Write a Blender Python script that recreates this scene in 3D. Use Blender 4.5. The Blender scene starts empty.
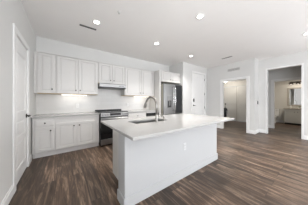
import bpy, bmesh, math, random
from mathutils import Vector, Matrix
random.seed(7)
S = bpy.context.scene
COL = S.collection
PI = math.pi

# ------------------------------------------------------------------ camera, world, lights, exposure
cam_data = bpy.data.cameras.new('camera')
cam = bpy.data.objects.new('camera', cam_data)
COL.objects.link(cam)
cam.location = (0, 0, 1.22)
cam.rotation_euler = (PI / 2, 0, -math.radians(36.206))
cam_data.sensor_width = 36.0
cam_data.sensor_fit = 'HORIZONTAL'
cam_data.lens = 36.0 * 123.77 / 308.0
cam_data.shift_y = -1.5 / 308.0
cam_data.clip_start = 0.02
S.camera = cam

world = bpy.data.worlds.new('daylight')
S.world = world
world.use_nodes = True
bg = world.node_tree.nodes['Background']
bg.inputs[0].default_value = (0.80, 0.90, 1.0, 1)
bg.inputs[1].default_value = 0.9


def area(name, loc, rot, sx, sy, power, color=(1, 1, 1), spread=180):
    d = bpy.data.lights.new(name, 'AREA')
    d.shape = 'RECTANGLE'
    d.size, d.size_y = sx, sy
    d.energy = power
    d.color = color
    d.spread = math.radians(spread)
    o = bpy.data.objects.new(name, d)
    COL.objects.link(o)
    o.location = loc
    o.rotation_euler = rot
    return o


SKY = (0.95, 0.97, 1.0)
# daylight lamps at the unseen great room windows, tilted up to fill the ceiling
area('window_daylight', (1.0, -4.55, 1.45), (PI / 2 + 0.80, 0, 0), 2.2, 2.1, 125, SKY)
area('window_daylight', (4.4, -4.55, 1.45), (PI / 2 + 0.80, 0, 0), 2.2, 2.1, 30, SKY)
area('window_daylight', (-0.72, -2.2, 1.45), (PI / 2 + 0.75, 0, -PI / 2), 2.6, 2.1, 215, SKY)
area('window_daylight', (6.40, -2.9, 1.45), (PI / 2 + 0.75, 0, PI / 2), 2.4, 2.1, 250, SKY)

S.view_settings.view_transform = 'Standard'
S.view_settings.look = 'None'
S.view_settings.exposure = 0.16
S.view_settings.gamma = 1.0
S.view_settings.use_curve_mapping = False
S.cycles.max_bounces = 12
S.cycles.diffuse_bounces = 8
S.cycles.glossy_bounces = 5
S.cycles.sample_clamp_indirect = 6.0

CAN_POWER = 7.5
UNDER_POWER = 0.2
HALL_POWER = 22.0
BATH_POWER = 0.5


# ------------------------------------------------------------------ materials
def nodes_of(m):
    m.use_nodes = True
    return m.node_tree.nodes, m.node_tree.links, m.node_tree.nodes['Principled BSDF']


def mat(name, col, rough=0.5, metal=0.0, bump=0.0, bscale=60.0, var=0.0, vscale=4.0, spec=0.5, coat=0.0, stretch=None):
    m = bpy.data.materials.new(name)
    N, L, P = nodes_of(m)
    P.inputs['Roughness'].default_value = rough
    P.inputs['Metallic'].default_value = metal
    P.inputs['Specular IOR Level'].default_value = spec
    P.inputs['Coat Weight'].default_value = coat
    tc = N.new('ShaderNodeTexCoord')
    src = tc.outputs['Object']
    if stretch:
        mp = N.new('ShaderNodeMapping')
        mp.inputs['Scale'].default_value = stretch
        L.new(src, mp.inputs[0])
        src = mp.outputs[0]
    nz = N.new('ShaderNodeTexNoise')
    nz.inputs['Scale'].default_value = vscale
    nz.inputs['Detail'].default_value = 4
    L.new(src, nz.inputs['Vector'])
    mix = N.new('ShaderNodeMix')
    mix.data_type = 'RGBA'
    mix.inputs[6].default_value = (col[0] * (1 - var), col[1] * (1 - var), col[2] * (1 - var), 1)
    mix.inputs[7].default_value = (min(1, col[0] * (1 + var)), min(1, col[1] * (1 + var)), min(1, col[2] * (1 + var)), 1)
    L.new(nz.outputs['Fac'], mix.inputs[0])
    L.new(mix.outputs[2], P.inputs['Base Color'])
    if bump > 0:
        b2 = N.new('ShaderNodeTexNoise')
        b2.inputs['Scale'].default_value = bscale
        L.new(src, b2.inputs['Vector'])
        bp = N.new('ShaderNodeBump')
        bp.inputs['Strength'].default_value = bump
        bp.inputs['Distance'].default_value = 0.004
        L.new(b2.outputs['Fac'], bp.inputs['Height'])
        L.new(bp.outputs[0], P.inputs['Normal'])
    return m


def emit(name, col, strength):
    m = bpy.data.materials.new(name)
    N, L, P = nodes_of(m)
    P.inputs['Base Color'].default_value = (0.9, 0.9, 0.9, 1)
    P.inputs['Emission Color'].default_value = (*col, 1)
    P.inputs['Emission Strength'].default_value = strength
    return m


def floor_material():
    m = bpy.data.materials.new('vinyl_plank')
    N, L, P = nodes_of(m)
    tc = N.new('ShaderNodeTexCoord')
    sep = N.new('ShaderNodeSeparateXYZ')
    L.new(tc.outputs['Object'], sep.inputs[0])
    com = N.new('ShaderNodeCombineXYZ')          # planks run along Y
    L.new(sep.outputs['Y'], com.inputs['X'])
    L.new(sep.outputs['X'], com.inputs['Y'])
    br = N.new('ShaderNodeTexBrick')
    br.offset = 0.37
    br.inputs['Scale'].default_value = 1.0
    br.inputs['Brick Width'].default_value = 1.22
    br.inputs['Row Height'].default_value = 0.18
    br.inputs['Mortar Size'].default_value = 0.0018
    br.inputs['Mortar Smooth'].default_value = 0.2
    br.inputs['Bias'].default_value = 0.0
    br.inputs['Color1'].default_value = (0, 0, 0, 1)
    br.inputs['Color2'].default_value = (1, 1, 1, 1)
    br.inputs['Mortar'].default_value = (0.1, 0.1, 0.1, 1)
    L.new(com.outputs[0], br.inputs['Vector'])
    # per-plank offset so the grain differs from plank to plank
    mp = N.new('ShaderNodeMapping')
    mp.inputs['Scale'].default_value = (1.0, 11.0, 1.0)
    L.new(com.outputs[0], mp.inputs[0])
    add = N.new('ShaderNodeVectorMath')
    add.operation = 'MULTIPLY_ADD'
    add.inputs[1].default_value = (7.3, 31.0, 11.0)
    L.new(br.outputs['Color'], add.inputs[0])
    L.new(mp.outputs[0], add.inputs[2])
    g = N.new('ShaderNodeTexNoise')
    g.inputs['Scale'].default_value = 1.7
    g.inputs['Detail'].default_value = 6
    g.inputs['Roughness'].default_value = 0.72
    g.inputs['Distortion'].default_value = 0.6
    L.new(add.outputs[0], g.inputs['Vector'])
    rmp = N.new('ShaderNodeValToRGB')
    e = rmp.color_ramp.elements
    e[0].position, e[0].color = 0.34, (0.026, 0.0155, 0.010, 1)
    e[1].position, e[1].color = 0.68, (0.27, 0.19, 0.135, 1)
    k = rmp.color_ramp.elements.new(0.5)
    k.color = (0.074, 0.046, 0.030, 1)
    L.new(g.outputs['Fac'], rmp.inputs[0])
    tone = N.new('ShaderNodeMapRange')
    tone.inputs['To Min'].default_value = 0.66
    tone.inputs['To Max'].default_value = 1.38
    L.new(br.outputs['Color'], tone.inputs['Value'])
    mul = N.new('ShaderNodeVectorMath')
    mul.operation = 'SCALE'
    L.new(rmp.outputs[0], mul.inputs[0])
    L.new(tone.outputs[0], mul.inputs['Scale'])
    seam = N.new('ShaderNodeMix')
    seam.data_type = 'RGBA'
    seam.inputs[7].default_value = (0.02, 0.014, 0.01, 1)
    L.new(br.outputs['Fac'], seam.inputs[0])
    L.new(mul.outputs[0], seam.inputs[6])
    L.new(seam.outputs[2], P.inputs['Base Color'])
    rr = N.new('ShaderNodeMapRange')
    rr.inputs['To Min'].default_value = 0.36
    rr.inputs['To Max'].default_value = 0.48
    L.new(g.outputs['Fac'], rr.inputs['Value'])
    L.new(rr.outputs[0], P.inputs['Roughness'])
    bp = N.new('ShaderNodeBump')
    bp.inputs['Strength'].default_value = 0.25
    bp.inputs['Distance'].default_value = 0.002
    L.new(g.outputs['Fac'], bp.inputs['Height'])
    L.new(bp.outputs[0], P.inputs['Normal'])
    return m


def tile_material():
    m = bpy.data.materials.new('white_tile')
    N, L, P = nodes_of(m)
    tc = N.new('ShaderNodeTexCoord')
    sep = N.new('ShaderNodeSeparateXYZ')
    L.new(tc.outputs['Object'], sep.inputs[0])
    com = N.new('ShaderNodeCombineXYZ')
    L.new(sep.outputs['X'], com.inputs['X'])
    L.new(sep.outputs['Z'], com.inputs['Y'])
    br = N.new('ShaderNodeTexBrick')
    br.inputs['Scale'].default_value = 1.0
    br.inputs['Brick Width'].default_value = 0.305
    br.inputs['Row Height'].default_value = 0.102
    br.inputs['Mortar Size'].default_value = 0.002
    br.inputs['Color1'].default_value = (0.66, 0.65, 0.635, 1)
    br.inputs['Color2'].default_value = (0.69, 0.68, 0.665, 1)
    br.inputs['Mortar'].default_value = (0.62, 0.61, 0.595, 1)
    L.new(com.outputs[0], br.inputs['Vector'])
    L.new(br.outputs['Color'], P.inputs['Base Color'])
    P.inputs['Roughness'].default_value = 0.22
    bp = N.new('ShaderNodeBump')
    bp.invert = True
    bp.inputs['Strength'].default_value = 0.12
    bp.inputs['Distance'].default_value = 0.002
    L.new(br.outputs['Fac'], bp.inputs['Height'])
    L.new(bp.outputs[0], P.inputs['Normal'])
    return m


def quartz_material():
    m = mat('white_quartz', (0.41, 0.405, 0.395), 0.14, var=0.02, vscale=9.0, spec=0.35)
    return m


def pane_material():
    m = bpy.data.materials.new('window_glass')
    m.use_nodes = True
    N, L = m.node_tree.nodes, m.node_tree.links
    N.remove(N['Principled BSDF'])
    t = N.new('ShaderNodeBsdfTransparent')
    g = N.new('ShaderNodeBsdfGlossy')
    g.inputs['Roughness'].default_value = 0.02
    mx = N.new('ShaderNodeMixShader')
    mx.inputs[0].default_value = 0.06
    L.new(t.outputs[0], mx.inputs[1])
    L.new(g.outputs[0], mx.inputs[2])
    L.new(mx.outputs[0], N['Material Output'].inputs[0])
    return m


M = dict(
    wall=mat('wall_paint', (0.65, 0.65, 0.64), 0.75, bump=0.15, bscale=180, var=0.012),
    ceiling=mat('ceiling_paint', (0.90, 0.89, 0.88), 0.9, bump=0.3, bscale=140, var=0.015),
    trim=mat('trim_paint', (0.77, 0.77, 0.765), 0.4, var=0.01),
    cabinet=mat('cabinet_paint', (0.64, 0.63, 0.615), 0.38, var=0.012),
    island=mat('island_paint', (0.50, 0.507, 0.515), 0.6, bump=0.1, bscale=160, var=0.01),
    door=mat('door_paint', (0.80, 0.80, 0.795), 0.42, var=0.01),
    quartz=quartz_material(),
    tile=tile_material(),
    floor=floor_material(),
    wood=mat('cabinet_underside_wood', (0.52, 0.40, 0.24), 0.55, var=0.15, vscale=20, stretch=(1, 12, 12)),
    toe=mat('toe_kick_paint', (0.72, 0.71, 0.70), 0.5, var=0.01),
    bright_steel=mat('polished_steel', (0.72, 0.72, 0.72), 0.22, 1.0, var=0.03),
    sink_steel=mat('sink_steel', (0.42, 0.42, 0.41), 0.32, 1.0, var=0.05),
    steel=mat('brushed_steel', (0.34, 0.34, 0.34), 0.30, 1.0, var=0.08, vscale=30, stretch=(1, 1, 40)),
    steel_side=mat('appliance_side', (0.40, 0.385, 0.32), 0.45, 0.4, var=0.05),
    chrome=mat('brushed_nickel', (0.30, 0.29, 0.275), 0.28, 1.0, var=0.03),
    dark_metal=mat('dark_nickel', (0.07, 0.065, 0.06), 0.35, 0.8, var=0.1),
    black=mat('black_glass', (0.008, 0.008, 0.009), 0.06, var=0.1),
    blackmat=mat('black_plastic', (0.015, 0.015, 0.016), 0.45, var=0.1),
    dark_reflection=mat('dark_door_glass', (0.03, 0.031, 0.033), 0.2, var=0.05, spec=0.2),  # colour of a dark reflection on the steel refrigerator door
    white_plastic=mat('white_plastic', (0.82, 0.82, 0.81), 0.35, var=0.01),
    plate_paint=mat('plate_paint', (0.60, 0.605, 0.61), 0.4, var=0.01),
    grey_plastic=mat('grey_plastic', (0.22, 0.22, 0.22), 0.4, var=0.05),
    slot=mat('dark_slot', (0.03, 0.03, 0.03), 0.8, var=0.1),
    vent=mat('vent_paint', (0.58, 0.575, 0.56), 0.5, var=0.02),
    can=emit('lamp_lens', (1.0, 0.97, 0.92), 14.0),
    strip=emit('strip_lens', (1.0, 0.93, 0.80), 3.5),
    dome=emit('dome_lens', (1.0, 0.95, 0.85), 5.0),
    bulb=emit('bulb_lens', (1.0, 0.92, 0.80), 1.6),
    shade=mat('bronze_shade', (0.10, 0.085, 0.07), 0.4, 0.7, var=0.1),
    vanity=mat('vanity_paint', (0.47, 0.465, 0.44), 0.45, var=0.02),
    stone=mat('vanity_stone', (0.36, 0.32, 0.27), 0.25, var=0.2, vscale=30),
    bath_wall=mat('bath_wall_paint', (0.66, 0.635, 0.59), 0.75, var=0.012, bump=0.1, bscale=150),
    mirror=mat('mirror_silver', (0.86, 0.87, 0.87), 0.02, 1.0),
    frame_wood=mat('mirror_frame_wood', (0.42, 0.38, 0.33), 0.5, var=0.15, vscale=14),
    porcelain=mat('porcelain', (0.80, 0.79, 0.77), 0.12, var=0.01),
    closet=mat('closet_door_paint', (0.63, 0.61, 0.57), 0.45, var=0.012),
    leaf=mat('plant_leaf', (0.05, 0.11, 0.03), 0.5, var=0.3, vscale=20),
    soil=mat('plant_soil', (0.03, 0.02, 0.015), 0.9, var=0.2),
    pane=pane_material(),
)


# ------------------------------------------------------------------ mesh helpers
class MB:
    """collects shapes in world coordinates; build() links them as one mesh object"""

    def __init__(self):
        self.bm = bmesh.new()

    def box(self, x0, x1, y0, y1, z0, z1):
        if x0 > x1: x0, x1 = x1, x0
        if y0 > y1: y0, y1 = y1, y0
        if z0 > z1: z0, z1 = z1, z0
        v = [self.bm.verts.new(p) for p in ((x0, y0, z0), (x1, y0, z0), (x1, y1, z0), (x0, y1, z0),
                                            (x0, y0, z1), (x1, y0, z1), (x1, y1, z1), (x0, y1, z1))]
        for f in ((0, 3, 2, 1), (4, 5, 6, 7), (0, 1, 5, 4), (1, 2, 6, 5), (2, 3, 7, 6), (3, 0, 4, 7)):
            self.bm.faces.new([v[i] for i in f])
        return self

    def prism(self, pts, axis, a0, a1):
        """polygon in the two other axes, swept along axis"""
        def p3(p, a):
            return {'x': (a, p[0], p[1]), 'y': (p[0], a, p[1]), 'z': (p[0], p[1], a)}[axis]
        A = [self.bm.verts.new(p3(p, a0)) for p in pts]
        B = [self.bm.verts.new(p3(p, a1)) for p in pts]
        n = len(pts)
        self.bm.faces.new(A[::-1])
        self.bm.faces.new(B)
        for i in range(n):
            self.bm.faces.new((A[i], A[(i + 1) % n], B[(i + 1) % n], B[i]))
        bmesh.ops.recalc_face_normals(self.bm, faces=self.bm.faces[:])
        return self

    def lathe(self, c, prof, axis='z', n=20):
        """prof: list of (radius, offset along axis) from c"""
        c = Vector(c)
        ax = {'x': Vector((1, 0, 0)), 'y': Vector((0, 1, 0)), 'z': Vector((0, 0, 1))}[axis]
        u = {'x': Vector((0, 1, 0)), 'y': Vector((0, 0, 1)), 'z': Vector((1, 0, 0))}[axis]
        w = ax.cross(u)
        rings = []
        for r, t in prof:
            r = max(r, 1e-4)
            rings.append([self.bm.verts.new(c + ax * t + (u * math.cos(2 * PI * i / n) + w * math.sin(2 * PI * i / n)) * r) for i in range(n)])
        for a, b in zip(rings, rings[1:]):
            for i in range(n):
                self.bm.faces.new((a[i], a[(i + 1) % n], b[(i + 1) % n], b[i]))
        self.bm.faces.new(rings[0][::-1])
        self.bm.faces.new(rings[-1])
        bmesh.ops.recalc_face_normals(self.bm, faces=self.bm.faces[:])
        return self

    def tube(self, pts, r, n=12):
        pts = [Vector(p) for p in pts]
        rad = r if isinstance(r, (list, tuple)) else [r] * len(pts)
        rings = []
        up = Vector((0.123, 0.456, 0.88)).normalized()
        prev = None
        for i, p in enumerate(pts):
            t = (pts[min(i + 1, len(pts) - 1)] - pts[max(i - 1, 0)]).normalized()
            if prev is None:
                a = t.cross(up).normalized()
            else:
                a = (prev - t * prev.dot(t)).normalized()
            prev = a
            b = t.cross(a)
            rings.append([self.bm.verts.new(p + (a * math.cos(2 * PI * k / n) + b * math.sin(2 * PI * k / n)) * rad[i]) for k in range(n)])
        for a, b in zip(rings, rings[1:]):
            for k in range(n):
                self.bm.faces.new((a[k], a[(k + 1) % n], b[(k + 1) % n], b[k]))
        self.bm.faces.new(rings[0][::-1])
        self.bm.faces.new(rings[-1])
        bmesh.ops.recalc_face_normals(self.bm, faces=self.bm.faces[:])
        return self

    def ellipsoid(self, c, rx, ry, rz, seg=20, zmin=-1.0):
        prof = []
        k = 10
        t0 = math.asin(zmin)
        for i in range(k + 1):
            t = t0 + (PI / 2 - t0) * i / k
            prof.append((math.cos(t), math.sin(t)))
        n = seg
        rings = [[self.bm.verts.new((c[0] + rx * r * math.cos(2 * PI * i / n) + (1e-4 if r < 1e-4 else 0) * math.cos(2 * PI * i / n),
                                     c[1] + ry * r * math.sin(2 * PI * i / n) + (1e-4 if r < 1e-4 else 0) * math.sin(2 * PI * i / n),
                                     c[2] + rz * z)) for i in range(n)] for r, z in prof]
        for a, b in zip(rings, rings[1:]):
            for i in range(n):
                self.bm.faces.new((a[i], a[(i + 1) % n], b[(i + 1) % n], b[i]))
        self.bm.faces.new(rings[0][::-1])
        self.bm.faces.new(rings[-1])
        return self

    def build(self, name, material, parent=None, bevel=0.002, smooth=False, seg=1):
        off = Vector((0, 0, 0))
        p = parent
        while p is not None:
            off += p.location
            p = p.parent
        if parent is None:
            vs = [v.co for v in self.bm.verts]
            c = Vector(((min(v.x for v in vs) + max(v.x for v in vs)) / 2,
                        (min(v.y for v in vs) + max(v.y for v in vs)) / 2, min(v.z for v in vs)))
        else:
            c = off
        for v in self.bm.verts:
            v.co -= c
        me = bpy.data.meshes.new(name)
        self.bm.to_mesh(me)
        self.bm.free()
        if smooth:
            for f in me.polygons:
                f.use_smooth = True
        me.materials.append(material)
        o = bpy.data.objects.new(name, me)
        COL.objects.link(o)
        if parent is None:
            o.location = c
        else:
            o.parent = parent
        if bevel:
            b = o.modifiers.new('bevel', 'BEVEL')
            b.width = bevel
            b.segments = seg
            b.limit_method = 'ANGLE'
            b.angle_limit = math.radians(50)
        return o


def thing(name, loc, label, cat, group=None):
    o = bpy.data.objects.new(name, None)
    o.empty_display_size = 0.1
    COL.objects.link(o)
    o.location = loc
    o['label'] = label
    o['category'] = cat
    if group:
        o['group'] = group
    return o


def tag(o, label, cat, group=None):
    o['label'] = label
    o['category'] = cat
    if group:
        o['group'] = group
    return o


def root_structure(name, loc=(0, 0, 0), label=None):
    o = bpy.data.objects.new(name, None)
    o.empty_display_size = 0.1
    COL.objects.link(o)
    o.location = loc
    o['kind'] = 'structure'
    if label:
        o['label'] = label
        o['category'] = name.split('_')[0]
    return o


def struct(name, mb, material, label, cat, bevel=0.0, **k):
    o = mb.build(name, material, None, bevel, **k)
    o['kind'] = 'structure'
    o['label'] = label
    o['category'] = cat
    return o


def part_label(o, text):
    o['label'] = text
    return o


def copy_tree(root, dloc, label, group=None):
    r = root.copy()
    COL.objects.link(r)
    r.location = root.location + Vector(dloc)
    r['label'] = label
    if group:
        r['group'] = group

    def rec(src, dst):
        for ch in [c for c in bpy.data.objects if c.parent == src]:
            d = ch.copy()
            COL.objects.link(d)
            d.parent = dst
            rec(ch, d)
    rec(root, r)
    return r


class Face:
    """a vertical face: a = along it, d = outward from it, z"""

    def __init__(self, facing, at):
        self.f, self.at = facing, at

    def box(self, mb, a0, a1, d0, d1, z0, z1):
        f, t = self.f, self.at
        if f == '-y': mb.box(a0, a1, t - d1, t - d0, z0, z1)
        elif f == '+y': mb.box(a0, a1, t + d0, t + d1, z0, z1)
        elif f == '-x': mb.box(t - d1, t - d0, a0, a1, z0, z1)
        elif f == '+x': mb.box(t + d0, t + d1, a0, a1, z0, z1)
        return mb

    def p(self, a, d, z):
        return {'-y': (a, self.at - d, z), '+y': (a, self.at + d, z), '-x': (self.at - d, a, z), '+x': (self.at + d, a, z)}[self.f]

    def knob_lathe(self, mb, a, z, d0, prof, n=14):
        ax = self.f[1]
        sg = -1 if self.f[0] == '-' else 1
        mb.lathe(self.p(a, d0, z), [(r, sg * t) for r, t in prof], ax, n)
        return mb


def panel_front(face, a0, a1, z0, z1, d0=0.0, th=0.02, rail=0.058, raised=True):
    """cabinet door: frame of stiles and rails round a recessed field with a raised centre"""
    mb = MB()
    face.box(mb, a0, a0 + rail, d0, d0 + th, z0, z1)
    face.box(mb, a1 - rail, a1, d0, d0 + th, z0, z1)
    face.box(mb, a0 + rail, a1 - rail, d0, d0 + th, z0, z0 + rail)
    face.box(mb, a0 + rail, a1 - rail, d0, d0 + th, z1 - rail, z1)
    face.box(mb, a0 + rail, a1 - rail, d0, d0 + th - 0.016, z0 + rail, z1 - rail)
    if raised:
        face.box(mb, a0 + rail + 0.024, a1 - rail - 0.024, d0, d0 + th - 0.004, z0 + rail + 0.024, z1 - rail - 0.024)
    return mb


def knob(face, a, z, d0, parent, name='knob'):
    mb = MB()
    face.knob_lathe(mb, a, z, d0, [(0.006, 0), (0.006, 0.012), (0.014, 0.016), (0.016, 0.022), (0.013, 0.028)])
    return part_label(mb.build(name, M['dark_metal'], parent, 0, True), 'small dark metal knob')


# ------------------------------------------------------------------ the setting
X0, YA, H = -0.537, 4.145, 2.807
XD, YJ, XE = 5.674, 1.487, 6.172
YB = -4.4
T = 0.12

struct('floor', MB().box(X0 - T, 10.2, YB - T, 5.4, -0.1, 0.0), M['floor'], 'dark brown wood-look plank floor running through every room', 'floor')
struct('ceiling', MB().box(X0 - T, 10.2, YB - T, 5.4, H, H + 0.1), M['ceiling'], 'flat pale grey painted ceiling with recessed lights', 'ceiling')

PY0, PY1, PZ = 2.47, 3.235, 2.165          # pantry door opening in the left wall
w = MB()
WL0, WL1 = -3.5, -0.9                      # window behind the camera
w.box(X0 - T, X0, YB - T, WL0, 0, H).box(X0 - T, X0, WL1, PY0, 0, H).box(X0 - T, X0, PY1, YA + T, 0, H)
w.box(X0 - T, X0, PY0, PY1, PZ, H)
w.box(X0 - T, X0, WL0, WL1, 0, 0.4).box(X0 - T, X0, WL0, WL1, 2.5, H)
struct('wall_left', w, M['wall'], 'pale grey left wall holding the pantry door', 'wall')

struct('wall_kitchen', MB().box(X0, 3.90, YA, YA + T, 0, H), M['wall'], 'pale grey kitchen wall showing above the upper cabinets', 'wall')

# entry wall with the front door, flush with the refrigerator alcove
YC = 3.341
FX0, FX1, FZ = 4.52, 5.44, 2.455
w = MB()
w.box(3.90, FX0, YC, YC + T, 0, H).box(FX1, XD, YC, YC + T, 0, H).box(FX0, FX1, YC, YC + T, FZ, H)
w.box(3.90, 3.90 + T, YC + T, YA + T, 0, H)
struct('wall_entry', w, M['wall'], 'pale wall around the front door beside the refrigerator alcove', 'wall')

DY0, DY1, DZ = 1.727, 2.634, 2.085
w = MB()
w.box(XD, XD + T, YJ, DY0, 0, H).box(XD, XD + T, DY1, YC + T, 0, H).box(XD, XD + T, DY0, DY1, DZ, H)
w.box(XD + T, XE + T, YJ, YJ + T, 0, H)
struct('wall_hall', w, M['wall'], 'pale wall with the cased opening to the closet hallway', 'wall')

EY0, EY1, EZ = 0.399, 1.244, 2.395
w = MB()
WR0, WR1 = -4.1, -1.7                      # window beside the living area, outside the photo
w.box(XE, XE + T, EY1, YJ, 0, H).box(XE, XE + T, YB - T, WR0, 0, H).box(XE, XE + T, WR1, EY0, 0, H)
w.box(XE, XE + T, WR0, WR1, 0, 0.4).box(XE, XE + T, WR0, WR1, 2.5, H).box(XE, XE + T, EY0, EY1, EZ, H)
struct('wall_right', w, M['wall'], 'pale right wall with the tall opening towards the bathroom', 'wall')

w = MB()
for a, b in ((X0, -0.1), (2.1, 3.3), (5.5, XE)):
    w.box(a, b, YB - T, YB, 0, H)
for a, b in ((-0.1, 2.1), (3.3, 5.5)):
    w.box(a, b, YB - T, YB, 0, 0.4).box(a, b, YB - T, YB, 2.5, H)
struct('wall_rear', w, M['wall'], 'pale wall with windows on the far side of the living area', 'wall')


def window(name, face, a0, a1, z0, z1, label):
    r = root_structure(name, face.p((a0 + a1) / 2, 0, z0), label)
    mb = MB()
    face.box(mb, a0, a0 + 0.05, -0.08, -0.02, z0, z1)
    face.box(mb, a1 - 0.05, a1, -0.08, -0.02, z0, z1)
    face.box(mb, a0 + 0.05, a1 - 0.05, -0.08, -0.02, z0, z0 + 0.05)
    face.box(mb, a0 + 0.05, a1 - 0.05, -0.08, -0.02, z1 - 0.05, z1)
    face.box(mb, (a0 + a1) / 2 - 0.03, (a0 + a1) / 2 + 0.03, -0.08, -0.02, z0 + 0.05, z1 - 0.05)
    mb.build('window_frame', M['trim'], r)
    mb = MB()
    face.box(mb, a0 + 0.05, (a0 + a1) / 2 - 0.03, -0.053, -0.047, z0 + 0.05, z1 - 0.05)
    face.box(mb, (a0 + a1) / 2 + 0.03, a1 - 0.05, -0.053, -0.047, z0 + 0.05, z1 - 0.05)
    mb.build('pane', M['pane'], r, 0)


window('window_1', Face('+y', YB), -0.1, 2.1, 0.4, 2.5, 'living room window on the rear wall nearer the left wall')
window('window_2', Face('+y', YB), 3.3, 5.5, 0.4, 2.5, 'living room window on the rear wall nearer the right wall')
window('window_3', Face('+x', X0), WL0, WL1, 0.4, 2.5, 'living room window in the left wall')

window('window_4', Face('-x', XE), WR0, WR1, 0.4, 2.5, 'living room window in the right wall')

# closet hallway behind the opening in the hall wall
HC = 2.40
struct('wall_closet', MB().box(8.45, 8.45 + T, 1.6, 5.3, 2.12, H).box(8.45, 8.45 + T, 4.9, 5.3, 0, 2.12).box(8.45, 8.45 + T, 1.6, 2.1, 0, 2.12), M['bath_wall'], 'beige hallway wall above and beside the closet doors', 'wall')
struct('wall_hall_end', MB().box(XD + T, 8.57, 5.3, 5.3 + T, 0, H), M['bath_wall'], 'beige wall closing the closet hallway', 'wall')
struct('wall_hall_side', MB().box(XE + T, 8.57, YJ + 0.0, YJ + T, 0, H), M['bath_wall'], 'wall between the closet hallway and the bathroom passage', 'wall')
struct('ceiling_hall', MB().box(XD + T + 0.001, 8.449, YJ + T + 0.001, 5.299, HC, HC + 0.05), M['ceiling'], 'lowered ceiling of the closet hallway', 'ceiling')

# passage and bathroom behind the tall opening
XB = 7.58
BY0, BY1, BZ = 0.48, 1.30, 2.09
w = MB()
w.box(XB, XB + T, BY1, YJ, 0, H).box(XB, XB + T, -1.2, BY0, 0, H).box(XB, XB + T, BY0, BY1, BZ, H)
struct('wall_passage', w, M['wall'], 'shaded passage wall around the bathroom doorway', 'wall')
struct('wall_passage_end', MB().box(XE + T, XB + T, -0.6 - T, -0.6, 0, H), M['wall'], 'end wall of the passage', 'wall')
XV = 9.9
struct('wall_bathroom', MB().box(XV, XV + T, -1.2, 2.6, 0, H), M['bath_wall'], 'beige bathroom wall behind the vanity and toilet', 'wall')
struct('wall_bathroom_left', MB().box(8.571, XV, 2.3, 2.3 + T, 0, H), M['bath_wall'], 'beige bathroom wall on the toilet side', 'wall')
struct('wall_bathroom_right', MB().box(XB + T, XV, -1.2 - T, -1.2, 0, H), M['bath_wall'], 'beige bathroom wall on the shower side', 'wall')
struct('ceiling_bathroom', MB().box(XB + T + 0.001, XV - 0.001, -1.199, YJ - 0.001, 2.5, 2.55), M['ceiling'], 'lowered bathroom ceiling', 'ceiling')

# backsplash
struct('wall_backsplash', MB().box(X0, 2.80, YA - 0.010, YA - 0.0005, 0.89, 1.40).box(0.80, 1.60, YA - 0.010, YA - 0.0005, 1.4, 1.72), M['tile'], 'white tile backsplash between the counter and upper cabinets', 'backsplash')


# ------------------------------------------------------------------ trim and baseboards
def baseboard(name, face, a0, a1, label, h=0.135, th=0.016):
    mb = MB()
    face.box(mb, a0, a1, 0.0005, th, 0, h - 0.03)
    face.box(mb, a0, a1, 0.0005, th * 0.6, h - 0.03, h)
    return struct(name, mb, M['trim'], label, 'baseboard', 0.002)


fl = Face('+x', X0)
baseboard('baseboard_left', fl, WL0, 2.395, 'white baseboard along the left wall before the pantry door')
baseboard('baseboard_pantry', fl, 3.31, 3.53, 'short white baseboard between the pantry door and base cabinets')
fd = Face('-x', XD)
baseboard('baseboard_hall', fd, DY1 + 0.085, YC, 'white baseboard between the front door corner and closet hallway')
baseboard('baseboard_corner', fd, YJ, DY0 - 0.085, 'white baseboard on the narrow wall beside the closet hallway')
baseboard('baseboard_return', Face('-y', YJ), XD - 0.016, XE, 'white baseboard on the wall return below the thermostat')
fe = Face('-x', XE)
baseboard('baseboard_right', fe, EY1 + 0.03, YJ - 0.016, 'white baseboard beside the tall opening')
baseboard('baseboard_living', fe, YB, EY0 - 0.03, 'white baseboard along the right wall of the living area')
fc = Face('-y', YC)
baseboard('baseboard_entry', fc, 3.92, FX0 - 0.09, 'white baseboard between the refrigerator and front door')
baseboard('baseboard_passage', Face('-x', XB), BY1 + 0.085, YJ, 'white baseboard in the passage beside the bathroom doorway')
baseboard('baseboard_bathroom', Face('-x', XV), -1.2, 2.3, 'white baseboard behind the toilet and vanity')


def casing(name, face, a0, a1, z1, label, wd=0.085, th=0.018, depth=T, parent=None):
    """door casing with its jamb lining, open below"""
    mb = MB()
    e = 0.0005
    face.box(mb, a0 - wd, a0, e, th, 0, z1 + wd)
    face.box(mb, a1, a1 + wd, e, th, 0, z1 + wd)
    face.box(mb, a0, a1, e, th, z1, z1 + wd)
    face.box(mb, a0, a0 + 0.012, -depth, th, 0, z1)
    face.box(mb, a1 - 0.012, a1, -depth, th, 0, z1)
    face.box(mb, a0 + 0.012, a1 - 0.012, -depth, th, z1 - 0.012, z1)
    if parent:
        return mb.build('casing', M['trim'], parent)
    return struct(name, mb, M['trim'], label, 'trim', 0.002)


casing('trim_1', fd, DY0, DY1, DZ, 'white casing around the closet hallway opening')
casing('trim_2', fe, EY0, EY1, EZ, 'slim white casing lining the tall opening to the bathroom passage', wd=0.04)
casing('trim_3', Face('-x', XB), BY0, BY1, BZ, 'white casing around the bathroom doorway')


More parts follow.
